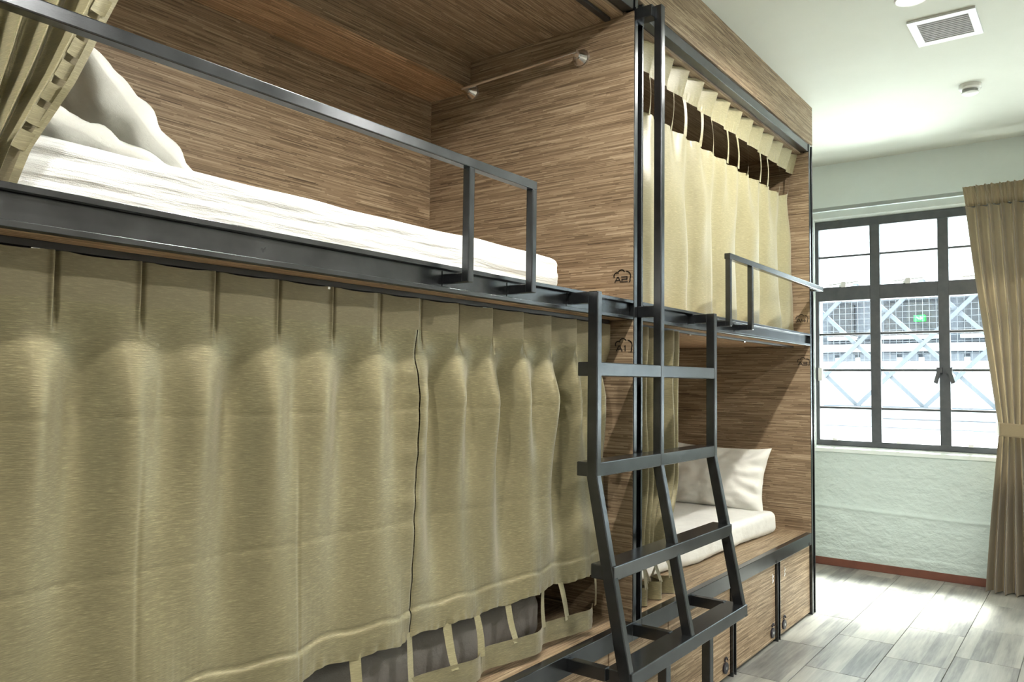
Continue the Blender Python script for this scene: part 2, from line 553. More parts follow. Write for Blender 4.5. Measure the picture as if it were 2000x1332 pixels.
# window wall with an opening; rough plaster below the sill, a bulging course line across it
WY0, WY1, WZ0, WZ1 = -1.32, 0.345, 0.822, 2.40
XO = XW + 0.20
g = G()
V0, V1 = -2.82, -1.66            # second window, to the right of the curtain and of the frame
g.box(XW, XO, YR, V0, 0, ZC)
g.box(XW, XO, V1, WY0, 0, ZC)
g.box(XW, XO, V0, V1, WZ1+0.03, ZC)
g.box(XW, XO, WY1, YL, 0, ZC)
g.box(XW, XO, WY0, WY1, WZ1+0.03, ZC)
far = struct('wall_far', g, WALLP)
def plast(u, v):
    y = YR + (YL-YR)*u; z = 0.0525 + (WZ0-0.0675)*v
    zl = 0.40 + 0.010*nz(y*1.3, 3.0) + (0.02*y)
    d = 0.016*sstep(zl+0.012, zl-0.006, z)*0.7 + 0.010*math.exp(-((z-zl)/0.012)**2)
    zl2 = 0.115 + 0.025*nz(y*2.1, 7.0) + 0.012*nz(y*9.0, 1.0)
    d += 0.006*sstep(zl2+0.006, zl2-0.004, z)
    d += 0.0045*nz(y*9, z*16, 2.0) + 0.0032*nz(y*24, z*34, 4.0) + 0.0026*nz(y*52, z*64, 8.0)
    d *= 1 - sstep(WZ0-0.06, WZ0-0.015, z)*0.9
    return (XW - 0.004 - d, y, z)
g = G(); g.sheet(360, 150, plast); g.smooth = True
obj('plaster', g, PLASTER, far)
g = G().box(XW-0.003, XO, YR, YL, 0.0, 0.01)
g.prism([(XW-0.012, WZ0-0.045), (XO, WZ0-0.045), (XO, WZ0), (XW+0.045, WZ0), (XW-0.012, WZ0-0.020)], 'y', YR+0.001, YL-0.001)
g.box(XW+0.004, XO, YR, YL, 0.01, WZ0-0.045)
obj('sill', g, WALLP, far)
struct('baseboard_far', G().box(XW-0.024, XW, YR+0.001, YL-0.001, 0.0, 0.052), SKIRT, bev=0.002)

# ------------------------------------------------------------------ window
XF = 3.400
def window(name, WY0, WY1, MUL):
    win = empty(name, (XF, (WY0+WY1)/2, WZ0)); win['kind'] = 'structure'
    t = 0.022
    def wbar(name, y0, y1, z0, z1, x0=XF-t, x1=XF+t, p=win):
        return obj(name, G().box(x0, x1, y0, y1, z0, z1), WFRAME, p, bev=0.002)
    wbar('frame', WY0, WY1, 2.343, WZ1)
    wbar('frame', WY0, WY1, WZ0, 0.858)
    wbar('frame', WY1-0.023, WY1, 0.858, 2.343)
    wbar('frame', WY0, WY0+0.025, 0.858, 2.343)
    for a, b_ in MUL: wbar('mullion', a, b_, 0.858, 2.343)
    edges = [WY1-0.023] + [v for a, b_ in MUL for v in (b_, a)] + [WY0+0.025]
    cols = [(edges[i+1], edges[i]) for i in range(0, len(edges), 2)]
    for i, (a, b_) in enumerate(cols):
        wbar('transom', a, b_, 1.832, 1.930)
        for z in (1.597, 1.345, 1.083): wbar('glazing_bar', a, b_, z-0.008, z+0.008, XF-0.012, XF+0.012)
        wbar('glazing_bar', a, b_, 2.138, 2.152, XF-0.012, XF+0.012)
        zs = [0.858, 1.075, 1.091, 1.337, 1.353, 1.589, 1.605, 1.832]
        for q in range(0, 8, 2):
            obj('pane', G().box(XF-0.002, XF+0.002, a, b_, zs[q], zs[q+1]), GLASS, win)
        obj('pane', G().box(XF-0.002, XF+0.002, a, b_, 1.930, 2.138), GLASS, win)
        obj('pane', G().box(XF-0.002, XF+0.002, a, b_, 2.152, 2.343), GLASS, win)
        # stays at the foot of the upper and of the lower light
        ym = (a+b_)/2
        g = G().bar((XF-0.03, ym+0.10, 1.945), (XF-0.03, ym-0.10, 1.958), 0.007, 0.007).bar((XF-0.035, ym-0.02, 1.952), (XF-0.02, ym+0.03, 1.935), 0.012, 0.014)
        g.box(XF-0.04, XF-0.02, ym-0.015, ym+0.015, 1.925, 1.962)
        obj('window_stay', g, WHITEM, win)
        g = G().bar((XF-0.03, ym+0.07, 0.866), (XF-0.035, ym-0.12, 0.872), 0.006, 0.005).box(XF-0.04, XF-0.02, ym+0.05, ym+0.08, 0.856, 0.872)
        obj('window_stay', g, WHITEM, win)
    return win
MUL = [(-0.080, -0.017), (-0.495, -0.432), (-0.910, -0.847)]
win = window('window_1', WY0, WY1, MUL)
window('window_2', V0, V1, [(-2.08, -2.017), (-2.475, -2.412)])
t = 0.022
for a, b_ in MUL[1:2]:
    ym = (a+b_)/2
    for s in (-1, 1):
        g = G().prism([(ym+s*0.018, 1.350), (ym+s*0.040, 1.345), (ym+s*0.062, 1.265), (ym+s*0.040, 1.255), (ym+s*0.028, 1.30)], 'x', XF-0.05, XF-0.034)
        g.box(XF-0.045, XF-t, ym+min(0.012*s, 0.045*s), ym+max(0.012*s, 0.045*s), 1.325, 1.362)
        obj('window_handle', g, WFRAME, win)
g = G().box(XF-0.04, XF-0.02, 0.30, 0.325, 1.27, 1.36)
obj('window_handle', g, WHITEM, win)
# reveal above the window, and the curtain rail on the wall
struct('trim_1', G().prism([(XW, WZ1+0.03), (XO, WZ1+0.03), (XO, WZ1), (XF-0.01, WZ1), (XW, WZ1+0.02)], 'y', WY0, WY1).prism([(XW, WZ1+0.03), (XO, WZ1+0.03), (XO, WZ1), (XF-0.01, WZ1), (XW, WZ1+0.02)], 'y', V0, V1), WALLP)
rail = thing('curtain_rail', (3.27, -0.6, 2.465), 'slim white curtain rail fixed to the wall above the window', 'curtain rail')
obj('rail', G().box(3.255, 3.285, -1.75, 0.50, 2.450, 2.476), RAILM, rail, bev=0.003)
for y in (0.42, -0.55, -1.60):
    obj('bracket', G().box(3.262, XW, y-0.012, y+0.012, 2.470, 2.482), WHITEM, rail)

# ------------------------------------------------------------------ bunk row: steel frame
frame = thing('bunk_steel_frame', (0, 0, 0), 'charcoal steel frame of posts and rails carrying the whole row of wooden bunks', 'bunk frame')
def channel_x(x0, x1, z0, z1, lip, d, wt=0.006):
    g = G()
    g.box(x0, x1, 0, d+wt, z1-lip, z1)
    g.box(x0, x1, 0, d+wt, z0, z0+lip)
    g.box(x0, x1, d, d+wt, z0+lip, z1-lip)
    return g
def post_geo(x0, w, z0, z1, l1=0.026, l2=0.011, d=0.029, wt=0.006):
    g = G()
    g.box(x0, x0+l1, 0, d+wt, z0, z1)
    g.box(x0+w-l2, x0+w, 0, d+wt, z0, z1)
    g.box(x0+l1, x0+w-l2, d, d+wt, z0, z1)
    return g
PW = 0.068
for xa, xb in ((L0+PW, 0.0), (PW, L1)):
    obj('beam', channel_x(xa, xb, ZB0, ZB1, 0.011, 0.016), STEEL, frame, bev=0.0012)
    obj('bench_rail', G().box(xa, xb, 0, 0.03, ZS0, ZS1), STEEL, frame, bev=0.002)
    obj('top_rail', G().box(xa, xb, 0.004, 0.045, ZT0, ZT1), STEEL, frame, bev=0.0015)
# post feet: the middle post stands on the bench rail, the end posts on the floor
for x0, zlo in ((L0, 0.0), (0.0, ZS1), (L1, 0.0)):
    obj('post', post_geo(x0+0.004, PW-0.004, zlo, ZT1, l1=0.022), STEEL, frame, bev=0.0012)
obj('bench_rail', G().box(0.0, PW, 0, 0.03, ZS0, ZS1), STEEL, frame, bev=0.002)
for x0 in (0.897, 1.476, -0.736, -1.316):
    obj('divider_post', post_geo(x0, 0.040, 0.0, ZS0, 0.008, 0.006, 0.02), STEEL, frame, bev=0.001)
for x0 in (1.452, 0.872, -0.10, 0.10, 1.985):
    obj('cable_slot', G().box(x0, x0+0.022, -0.0012, 0.004, ZS0+0.003, ZS0+0.016), DARK, frame)
# fascia boards above the top rail
fas = thing('fascia_panel', (0, 0, ZT1), 'long wood veneer fascia board between the top rail of the bunks and the ceiling', 'panel')
obj('board', G().box(L0, 0.033, 0.0, 0.02, ZT1+0.006, ZC), WX, fas)
obj('board', G().box(0.035, L1+PW, 0.0, 0.02, ZT1+0.006, ZC), WX, fas)
obj('backing', G().box(L0+PW, L1, 0.050, D, ZCELL+0.031, ZCELL+0.05), DARK, fas)

# ------------------------------------------------------------------ wooden cabins (one upper and one lower berth each)
def ribbon(g, pts, w, x, closed=False):
    """flat printed stroke in the plane x (seen from -x), points are (y, z)"""
    for (a, b) in zip(pts[:-1], pts[1:]):
        a, b = Vector((x, *a)), Vector((x, *b))
        d = (b-a).normalized()
        g.bar(a - d*w*0.45, b + d*w*0.45, w, 0.0008, up=(1, 0, 0))
GLY = {
    'A': [[(0, 0), (0.42, 1), (0.58, 1), (1, 0)], [(0.2, 0.36), (0.85, 0.36)]],
    '1': [[(0.0, 0.88), (0.25, 1), (0.25, 0)]],
    '2': [[(0, 1), (0.95, 1), (0.95, 0.52), (0.05, 0.52), (0.05, 0), (1, 0)]],
    '3': [[(0, 1), (0.95, 1), (0.95, 0), (0, 0)], [(0.1, 0.52), (0.95, 0.52)]],
    '4': [[(0.05, 1), (0.05, 0.42), (1, 0.42)], [(0.8, 1), (0.8, 0)]],
}
def sign(parent, x, text, yc, zc, s=1.0):
    g = G()
    X = x - 0.0012
    W_, H_ = 0.022*s, 0.017*s
    def put(ch, left):
        w = W_*(0.35 if ch == '1' else 1)
        for st in GLY[ch]:
            ribbon(g, [(left - u*w, zc-0.016*s + v*H_) for u, v in st], 0.0036*s, X)
    put(text[0], yc + 0.029*s)
    put(text[1], yc + (0.003 if text[1] != '1' else -0.003)*s)
    # little cloud round the number: two bumps, then a big one running down the right side
    def arc(h, v, r, a0, a1, n=10):
        an = [math.radians(a0+(a1-a0)*i/n) for i in range(n+1)]
        ribbon(g, [(yc - (h + r*math.cos(a))*s, zc + (v + r*math.sin(a))*s) for a in an], 0.0032*s, X)
    arc(-0.022, 0.006, 0.011, 205, 55)
    arc(-0.004, 0.012, 0.014, 150, 30)
    arc(0.014, 0.002, 0.018, 85, -35)
    arc(0.022, -0.012, 0.008, 20, -50, 4)
    obj('bed_number', g, INK, parent, label='black number %s inside a cloud outline' % text)

def cabin(x0, x1, label, up, lo):
    c = thing('bunk_cabin', ((x0+x1)/2, 0.5, ZS1), label, 'bunk bed', 'wood veneer bunk cabins')
    e = 0.020
    # far partition: its face on the berth side at x1, and the near one reaching half the post
    obj('side_panel', G().box(x1, x1+0.033, 0.036, D, ZB1, ZCELL+0.03).box(x1, x1+0.0038, 0.003, 0.036, ZB1, ZCELL+0.005), WY, c)
    obj('side_panel', G().box(x1, x1+0.033, 0.036, D, ZS1, ZB0).box(x1, x1+0.0038, 0.003, 0.036, ZS1, ZB0), WY, c)
    obj('side_panel', G().box(x0-0.033, x0, 0.036, D, ZB1, ZCELL+0.03), WY, c)
    obj('side_panel', G().box(x0-0.033, x0, 0.036, D, ZS1, ZB0), WY, c)
    obj('back_panel', G().box(x0, x1, D, D+e, ZB1-0.02, ZCELL+0.03), WX, c)
    obj('back_panel', G().box(x0, x1, D, D+e, ZS1, ZB0), WX, c)
    obj('ceiling_panel', G().box(x0, x1, 0.046, D, ZCELL, ZCELL+0.03), WX, c)
    b_ = obj('bulkhead', G().box(x0, x1, 0.742, D, 2.416, ZCELL-0.0005), WX, c)
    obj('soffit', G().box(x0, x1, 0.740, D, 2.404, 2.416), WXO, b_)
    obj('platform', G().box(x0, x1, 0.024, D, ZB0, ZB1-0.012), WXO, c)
    obj('bench_top', G().box(x0, x1, 0.0302, D, ZS0+0.02, ZS1), WX, c)
    sign(c, x1, up, 0.043, 1.601)
    sign(c, x1, lo, 0.036, 1.363)
    return c
cabin(L0+PW, 0.0, 'wood veneer bunk cabin nearest the camera with berths marked A2 above and A1 below', 'A2', 'A1')
cabin(PW, L1, 'wood veneer bunk cabin nearest the window with berths marked A4 above and A3 below', 'A4', 'A3')
# end panel closing the row towards the window
tag(obj('end_panel', G().box(L1+0.0335, L1+PW, 0.036, D, 0.0, ZC), WY), 'wood veneer panel closing the window end of the bunk row', 'panel')

# ------------------------------------------------------------------ lockers under the bench
def locker(x0, x1, lock_x, hinge_x, label):
    c = thing('locker', ((x0+x1)/2, 0.3, 0.0), label, 'locker', 'veneer lockers under the bench')
    obj('carcass', G().box(x0+0.002, x1-0.002, 0.036, D-0.05, 0.0, ZS0+0.018), DARK, c)
    d = obj('door', G().box(x0+0.003, x1-0.003, 0.012, 0.030, 0.014, ZS0-0.004), WXP, c, bev=0.001)
    if lock_x is not None:
        zc = 0.062
        g = G()
        pts = [(lock_x + 0.026*math.cos(a), zc-0.008 + 0.024*math.sin(a)) for a in [math.pi*2*i/16 for i in range(16)]]
        g.prism(pts, 'y', 0.004, 0.0122)
        obj('lock', g, LOCKM, d, bev=0.002)
        g = G()
        pr_ = [(lock_x + 0.013*math.cos(a), zc+0.022 + 0.014*math.sin(a)) for a in [math.pi*i/8 for i in range(9)]]
        for a, b_ in zip(pr_[:-1], pr_[1:]):
            g.tube((a[0], 0.006, a[1]), (b_[0], 0.006, b_[1]), 0.0035, seg=8)
        obj('shackle', g, LOCKM, d)
        g = G()
        g.tube((lock_x, 0.0035, zc-0.008), (lock_x, 0.0042, zc-0.008), 0.007, seg=14)
        obj('keyhole', g, CHROME, d)
    if hinge_x is not None:
        g = G()
        for z in (0.298, 0.318):
            g.tube((hinge_x, 0.0085, z), (hinge_x, 0.0122, z), 0.006, seg=14)
        g.box(hinge_x-0.0035, hinge_x+0.0035, 0.0105, 0.0122, 0.285, 0.330)
        obj('hinge', g, CHROME, d)
    return c
locker(1.517, 2.038, 1.595, 1.612, 'wood veneer locker door at the window end of the bench')
locker(0.938, 1.475, 1.425, 1.435, 'second wood veneer locker from the window end, between two black dividers')
locker(0.298, 0.896, 0.835, 0.850, 'wood veneer locker just right of the black ladder, partly behind its bottom step')
locker(-0.136, 0.297, None, None, 'narrow wood veneer locker door seen between the ladder struts')
locker(-0.695, -0.137, None, None, 'wood veneer locker left of the ladder at the bottom edge of the photo')

# ------------------------------------------------------------------ ladder
lad = thing('bunk_ladder', (0.05, -0.2, 0.0), 'charcoal steel ladder with bent side rails, tall centre pole and four steps', 'ladder')
def rail_poly(ztop, depth0, f0):
    # profile in y, z of a side rail: upright then leaning outward to the bottom step
    return [(f0, ztop), (f0, 0.965), (-0.208, 0.383), (-0.208+depth0+0.006, 0.383), (f0+depth0+0.001, 0.958), (f0+depth0, ztop)]
LX = [(-0.390, -0.364), (0.027, 0.053), (0.483, 0.509)]
for (a, b_) in (LX[0], LX[2]):
    obj('side_rail', G().prism(rail_poly(1.508, 0.034, -0.090), 'x', a, b_), STEEL, lad, bev=0.003)
obj('centre_pole', G().prism(rail_poly(2.542, 0.029, -0.090), 'x', *LX[1]), STEEL, lad, bev=0.003)
for zt, yf, yb in ((1.298, -0.0892, -0.021), (1.003, -0.0892, -0.020), (0.712, -0.1480, -0.071), (0.425, -0.2065, -0.122)):
    o = obj('step', G().box(LX[0][0]+0.001, LX[2][1]-0.001, yf, yb, zt-0.042, zt), STEEL, lad, bev=0.003)
for a, b_ in ((-0.390, -0.364), (0.483, 0.509)):
    obj('bracket', G().box(a+0.001, b_-0.001, -0.058, 0.016, 1.472, 1.507), STEEL, lad, bev=0.002)
    obj('bracket', G().box(a-0.006, b_+0.006, 0.0142, 0.0168, 1.466, 1.508), STEEL, lad)
obj('bracket', G().box(0.028, 0.052, -0.063, 0.0, 1.462, 1.500), STEEL, lad, bev=0.002)
obj('bracket', G().box(0.006, 0.052, -0.063, 0.002, 2.500, 2.541), STEEL, lad, bev=0.002)
obj('bracket', G().box(0.004, 0.062, -0.004, 0.002, 2.495, 2.545), STEEL, lad)
for a, b_ in ((-0.401, -0.376), (0.012, 0.037), (0.472, 0.497)):
    obj('strut', G().box(a, b_, -0.128, 0.0, 0.390, 0.428), STEEL, lad, bev=0.002)
for xm in (-0.142, 0.188):
    obj('leg', G().box(xm-0.015, xm+0.015, -0.200, -0.170, 0.0, 0.384), STEEL, lad, bev=0.002)

# ------------------------------------------------------------------ guard rails
def guard(x_end, x_other, label, sgn):
    """two uprights near x_end, the bar running on to x_other and turning back to the post there"""
    c = thing('guard_rail', (x_end, -0.05, 1.475), label, 'guard rail', 'steel guard rails of the upper berths')
    y0, y1 = -0.065, -0.043
    lo, hi = sorted((x_end, x_other))
    obj('top_bar', G().box(lo, hi, y0, y1+0.004, 1.752, 1.776), STEEL, c, bev=0.0025)
    return c, y0, y1
c, y0, y1 = guard(-0.669, -1.985, 'charcoal guard rail along the upper berth A2 beside the white mattress', 1)
for a in (-0.690, -0.952):
    p = obj('upright', G().box(a, a+0.020, y0, y1, 1.474, 1.753), STEEL, c, bev=0.0025)
    obj('bracket', G().box(a+0.001, a+0.019, y1-0.002, 0.016, 1.474, 1.498), STEEL, p, bev=0.002)
    obj('bracket', G().box(a-0.004, a+0.024, 0.0140, 0.0168, 1.468, 1.505), STEEL, p)
obj('bracket', G().box(-2.010, -1.985, y0, 0.0, 1.752, 1.776), STEEL, c, bev=0.002)
c, y0, y1 = guard(0.710, 2.045, 'charcoal guard rail in front of the gold curtain of berth A4, catching light', 1)
for a in (0.710, 0.962):
    p = obj('upright', G().box(a, a+0.020, y0, y1, 1.474, 1.753), STEEL, c, bev=0.0025)
    obj('bracket', G().box(a+0.001, a+0.019, y1-0.002, 0.016, 1.474, 1.498), STEEL, p, bev=0.002)
    obj('bracket', G().box(a-0.004, a+0.024, 0.0140, 0.0168, 1.468, 1.505), STEEL, p)
obj('bracket', G().box(2.045, 2.066, y0, 0.0, 1.752, 1.776), STEEL, c, bev=0.002)

# ------------------------------------------------------------------ towel bar on the partition of berth A2
tb = thing('towel_bar', (0, 0.47, 2.41), 'slim chrome towel bar on the wooden partition of berth A2', 'towel bar')
for y, z in ((0.215, 2.413), (0.730, 2.397)):
    g = G(); g.smooth = False
    g.tube((0, y, z), (-0.006, y, z), 0.034, 0.032, 28)
    g.tube((-0.006, y, z), (-0.030, y, z), 0.028, 0.014, 28)
    g.tube((-0.024, y, z), (-0.050, y, z+0.006), 0.010, 0.009, 20)
    obj('flange', g, CHROME, tb)
g = G().tube((-0.046, 0.205, 2.420), (-0.046, 0.745, 2.404), 0.0085, seg=16)
obj('bar', g, CHROME, tb, smooth=False)

# ------------------------------------------------------------------ curtain tracks
def track(x0, x1, y, z, label, gl, mat=STEEL2, h=0.012):
    c = thing('curtain_track', ((x0+x1)/2, y, z), label, 'curtain track', 'black curtain tracks in the bunks')
    obj('rail', G().box(x0, x1, y-0.011, y+0.011, z-h, z), mat, c, bev=0.001)
    for x in gl:
        obj('glider', G().box(x-0.009, x+0.009, y-0.006, y+0.006, z-h-0.006, z-h+0.001), CHROME, c)
track(-1.96, -0.02, 0.092, ZB0, 'black curtain track under the platform above the closed curtain of berth A1', (-1.84, -1.25, -0.70, -0.10))
track(PW+0.02, L1-0.03, 0.092, ZB0, 'dark curtain track with bright clips under the platform above open berth A3', (0.66, 1.28, 1.86), h=0.010)
track(-1.96, -0.012, 0.100, ZCELL, 'black curtain track on the wooden ceiling of open berth A2', (-1.3,))
track(PW+0.02, L1-0.01, 0.100, ZCELL+0.0, 'black curtain track hidden by the pleats of the curtain of berth A4', ())

# ------------------------------------------------------------------ curtain of berth A1 (closed)
def fold(p):
    """slow approach, quick recede: 0 far .. 1 near"""
    p = fr(p)
    return p/0.80 if p < 0.80 else (1-p)/0.20
def sfold(p):
    return 0.5-0.5*math.cos(2*math.pi*fr(p)) 
A1X0, PIT = -1.812, 0.1445
def a1_pos(x): return (x-A1X0)/PIT
def a1_amp(x): return 0.35 + 0.65*sstep(-1.4, -0.6, x)
c1 = thing('bunk_curtain', (-1.0, 0.09, 1.44), 'closed gold satin curtain of lower berth A1 filling the lower left', 'curtain', 'gold satin bunk curtains')
def a1_band_y(x):
    # zigzag of the lower band: slow approach, quick return, corners rounded
    q = (x+0.42)/0.285
    return 0.080 - 0.044*sum(fold(q+d) for d in (-0.09, -0.045, 0.0, 0.045, 0.09))/5
def a1_hdr(x):
    # forward offset of the pleat header: flat bays, a pinched groove at every pleat, folded facets towards the right end
    p = a1_pos(x); q = fr(p+0.5)-0.5
    bay = 0.005*(1-(2*abs(q)-1)**2)
    groove = -0.013*math.exp(-((q*PIT-0.0035)/0.0030)**2) + 0.006*math.exp(-((q*PIT+0.004)/0.004)**2)
    f = 0.030*(fold(p)-0.5)*sstep(-1.25, -0.85, x)
    return bay + groove + f
def a1_y(x, z):
    p = a1_pos(x)
    am = a1_amp(x)
    hdr = a1_hdr(x)
    t_ = sstep(1.365, 1.30, z)
    dn = 0.30 + 0.70*sstep(0.90, 1.22, z)
    wob = 0.15*nz(x*2.3, z*0.7, 5.0)
    low = 0.025*dn*math.cos(2*math.pi*(p+0.12+wob)) + 0.015*math.cos(2*math.pi*(p/2.0+0.3+wob*2.5)) + 0.024*nz(x*2.6, z*0.7, 11.0)
    low *= (0.80 + 0.75*sstep(-1.1, -0.6, x))
    low += 0.010*nz(x*9, z*5, 3.0)*sstep(-1.2, -0.7, x)
    tl = sstep(1.365, 1.17, z)
    y = 0.088 - hdr*(1-t_) - low*tl
    tb = 1 - sstep(0.62, 0.92, z)
    y = y*(1-0.65*tb) + 0.65*tb*(a1_band_y(x)+0.014)
    # pressed fold marks of the packed cloth
    for zc_ in (1.165, 0.895):
        y += 0.0011*math.exp(-((z-zc_-0.004*nz(x*5, zc_))/0.006)**2)
    for xc in (-1.315, -1.66):
        y += 0.0022*math.exp(-((x-xc)/0.005)**2)*t_*sstep(1.2, 0.9, z)
    return y
SEAM = -0.976
HZ0, HZ1, HEM = 1.361, 1.446, 0.615
def a1_hem(x): return HEM + 0.010*nz(x*4.0, 2.0) + 0.004*math.cos(2*math.pi*a1_pos(x))
g = G(); g.smooth = True
g.sheet(1100, 8, lambda u, v: (lambda x: (x, 0.088 - a1_hdr(x), HZ0 + (HZ1-HZ0 - 0.010*(1-abs(2*fr(a1_pos(x))-1)**3)*(0.8))*v))(-1.97 + 1.955*u))
obj('header', g, GOLDH, c1)
for xa, xb in ((-1.97, SEAM-0.0015), (SEAM+0.0015, -0.015)):
    g = G(); g.smooth = True
    def fn(u, v, xa=xa, xb=xb):
        x = xa + (xb-xa)*u
        zlo = a1_hem(x)
        z = zlo + (HZ0+0.004-zlo)*v
        y = a1_y(x, z)
        ds = abs(x-SEAM)
        y += 0.0025*math.exp(-(ds/0.005)**2) + 0.0040*math.exp(-(ds/0.045)**2)*nz(z*26, x*3, 1.0)
        # hem: stitched fold 6 cm up and a gathered lower edge
        y += -0.004*(1-sstep(zlo+0.056, zlo+0.066, z)) + 0.003*math.exp(-((z-zlo-0.064)/0.003)**2) + 0.0055*nz(x*55, z*20, 6.0)*math.exp(-((z-zlo)/0.016)**2)
        return (x, y, z)
    g.sheet(int(420*(xb-xa)/1.0), 150, fn)
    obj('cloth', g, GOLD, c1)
a1s = [-1.95, -1.80, -1.655, -1.50, -1.33, -1.157, -0.978, -0.844, -0.728, -0.579, -0.418, -0.312, -0.118]
for x in a1s:
    g = G(); g.smooth = True
    w = 0.0135
    def fn(u, v, x=x):
        xx = x + (u-0.5)*2*w*(0.9+0.1*math.cos(x*40))
        zt = a1_hem(xx)+0.012; zb = 0.508
        z = zt + (zb-zt)*v
        y = a1_y(xx, zt)*(1-v) + (a1_band_y(x)-0.002)*v + 0.005*math.sin(math.pi*v)*math.cos(x*31) + (u-0.5)*0.008*math.cos(x*57)
        return (xx + 0.003*math.sin(math.pi*v)*math.sin(x*23), y, z)
    g.sheet(3, 14, fn)
    obj('strap', g, GOLD2, c1)
g = G(); g.smooth = True
g.sheet(500, 6, lambda u, v: (lambda x: (x, a1_band_y(x) + 0.003*nz(x*20, v*3), 0.458 + 0.062*v + 0.005*nz(x*5, 4.0)))(-1.97+1.83*u))
obj('hem_band', g, GOLD, c1)

# ------------------------------------------------------------------ curtain of berth A4 (closed)
c4 = thing('bunk_curtain', (1.05, 0.10, 2.53), 'closed gold curtain of upper berth A4 with a pleated top and open strap gap', 'curtain', 'gold satin bunk curtains')
A4X0, P4 = 0.454, 0.1485
def a4_pos(x): return (x-A4X0)/P4
g = G(); g.smooth = True
def a4h(u, v):
    x = 0.085 + 1.945*u
    f = fold(a4_pos(x))
    z0 = 2.415 + 0.006*nz(x*9, 1.0)
    z1 = 2.524 - 0.012*abs(2*fr(a4_pos(x))-1)
    z = z0 + (z1-z0)*v
    gath = 0.005*nz(x*70, 3.0)*math.exp(-((v-0.18)/0.10)**2)
    lean = (0.012 + 0.034*v)
    return (x, 0.108 - lean*f - 0.012 + gath, z)
g.sheet(620, 10, a4h)
obj('header', g, GOLD2, c4)
a4s = [0.185, 0.295, 0.405, 0.508, 0.611, 0.792, 0.891, 1.079, 1.201, 1.337, 1.518, 1.625, 1.812, 1.985]
def a4_top(x): return 2.268 + 0.006*nz(x*6, 5.0) + 0.045*sstep(1.85, 1.99, x)*0.6
def a4_y(x, z):
    t_ = sstep(2.27, 1.95, z)
    y = 0.098 - 0.010*math.cos(2*math.pi*a4_pos(x))*(1-0.5*t_)
    y -= t_*(0.026*math.cos(2*math.pi*(x/0.29+0.1+0.25*nz(x*1.7, z*1.1, 2.0))) + 0.020*nz(x*4.0, z*1.3, 7.0) + 0.009*nz(x*11, z*3, 9.0))
    y -= 0.014*sstep(1.75, 1.56, z)*nz(x*6, 1.0, 4.0)
    return y
for x in a4s:
    g = G(); g.smooth = True
    w = 0.010
    def fn(u, v, x=x):
        zt, zb = 2.418, a4_top(x)-0.006
        xx = x + (u-0.5)*2*w*(1-0.35*math.sin(math.pi*v)) + 0.010*math.sin(x*37)*v
        y = 0.094*(1-v) + a4_y(x, zb)*v - 0.002 - 0.006*math.sin(math.pi*v) + (u-0.5)*0.006*math.sin(x*29)
        return (xx, y, zt + (zb-zt)*v)
    g.sheet(3, 12, fn)
    obj('strap', g, GOLD2, c4)
def a4cloth(xa, xb, xa2, xb2, dy):
    g = G(); g.smooth = True
    def fn(u, v):
        z0 = 1.527
        x = (xa2 + (xb2-xa2)*u)*(1-v) + (xa + (xb-xa)*u)*v
        zt = a4_top(x)
        z = z0 + (zt-z0)*v
        y = a4_y(x, z) + dy
        y += 0.004*nz(x*45, z*8, 3.0)*math.exp(-((z-zt)/0.02)**2) + 0.006*nz(x*22, 1.0)*math.exp(-((z-z0)/0.03)**2)
        return (x, y, z)
    g.sheet(int(360*(xb-xa)), 120, fn)
    obj('cloth', g, GOLD2, c4)
a4cloth(0.085, 1.085, 0.085, 0.935, 0.0)
a4cloth(1.075, 2.012, 0.920, 2.030, 0.004)

# ------------------------------------------------------------------ curtain of berth A3 (pushed open against the post)
c3 = thing('bunk_curtain', (0.3, 0.09, 1.44), 'gold curtain of lower berth A3 bunched open behind the ladder pole', 'curtain', 'gold satin bunk curtains')
def a3_x(u, z):
    xr = 0.545 - 0.10*sstep(0.9, 0.62, z)
    return 0.085 + (xr-0.085)*u
def a3_y(u, z):
    return 0.095 - 0.026*math.cos(2*math.pi*(u*6.5 + 0.2*nz(u*3, z*2))) - 0.012*math.cos(2*math.pi*(u*2.2+0.2)) + 0.010*nz(u*8, z*3, 2.0)
g = G(); g.smooth = True
g.sheet(260, 8, lambda u, v: (a3_x(u, 1.4), a3_y(u, 1.4), 1.36+0.084*v))
obj('header', g, GOLDH, c3)
g = G(); g.smooth = True
g.sheet(260, 90, lambda u, v: (a3_x(u, 0.615+0.748*v), a3_y(u, 0.615+0.748*v), 0.615+0.748*v))
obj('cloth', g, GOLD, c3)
for u0 in (0.06, 0.18, 0.30, 0.42, 0.55, 0.66, 0.78, 0.90, 0.98):
    g = G(); g.smooth = True
    def fn(u, v, u0=u0):
        x0 = a3_x(u0, 0.62); x = x0 + (u-0.5)*0.024
        return (x, a3_y(u0, 0.62)*(1-v) + (0.080-0.035*math.cos(u0*20))*v, 0.625 + (0.500-0.625)*v)
    g.sheet(3, 10, fn)
    obj('strap', g, GOLDH, c3)
g = G(); g.smooth = True
g.sheet(160, 5, lambda u, v: (a3_x(u, 0.62)-0.004, 0.080-0.035*math.cos(u*20), 0.442+0.065*v))
obj('hem_band', g, GOLD, c3)

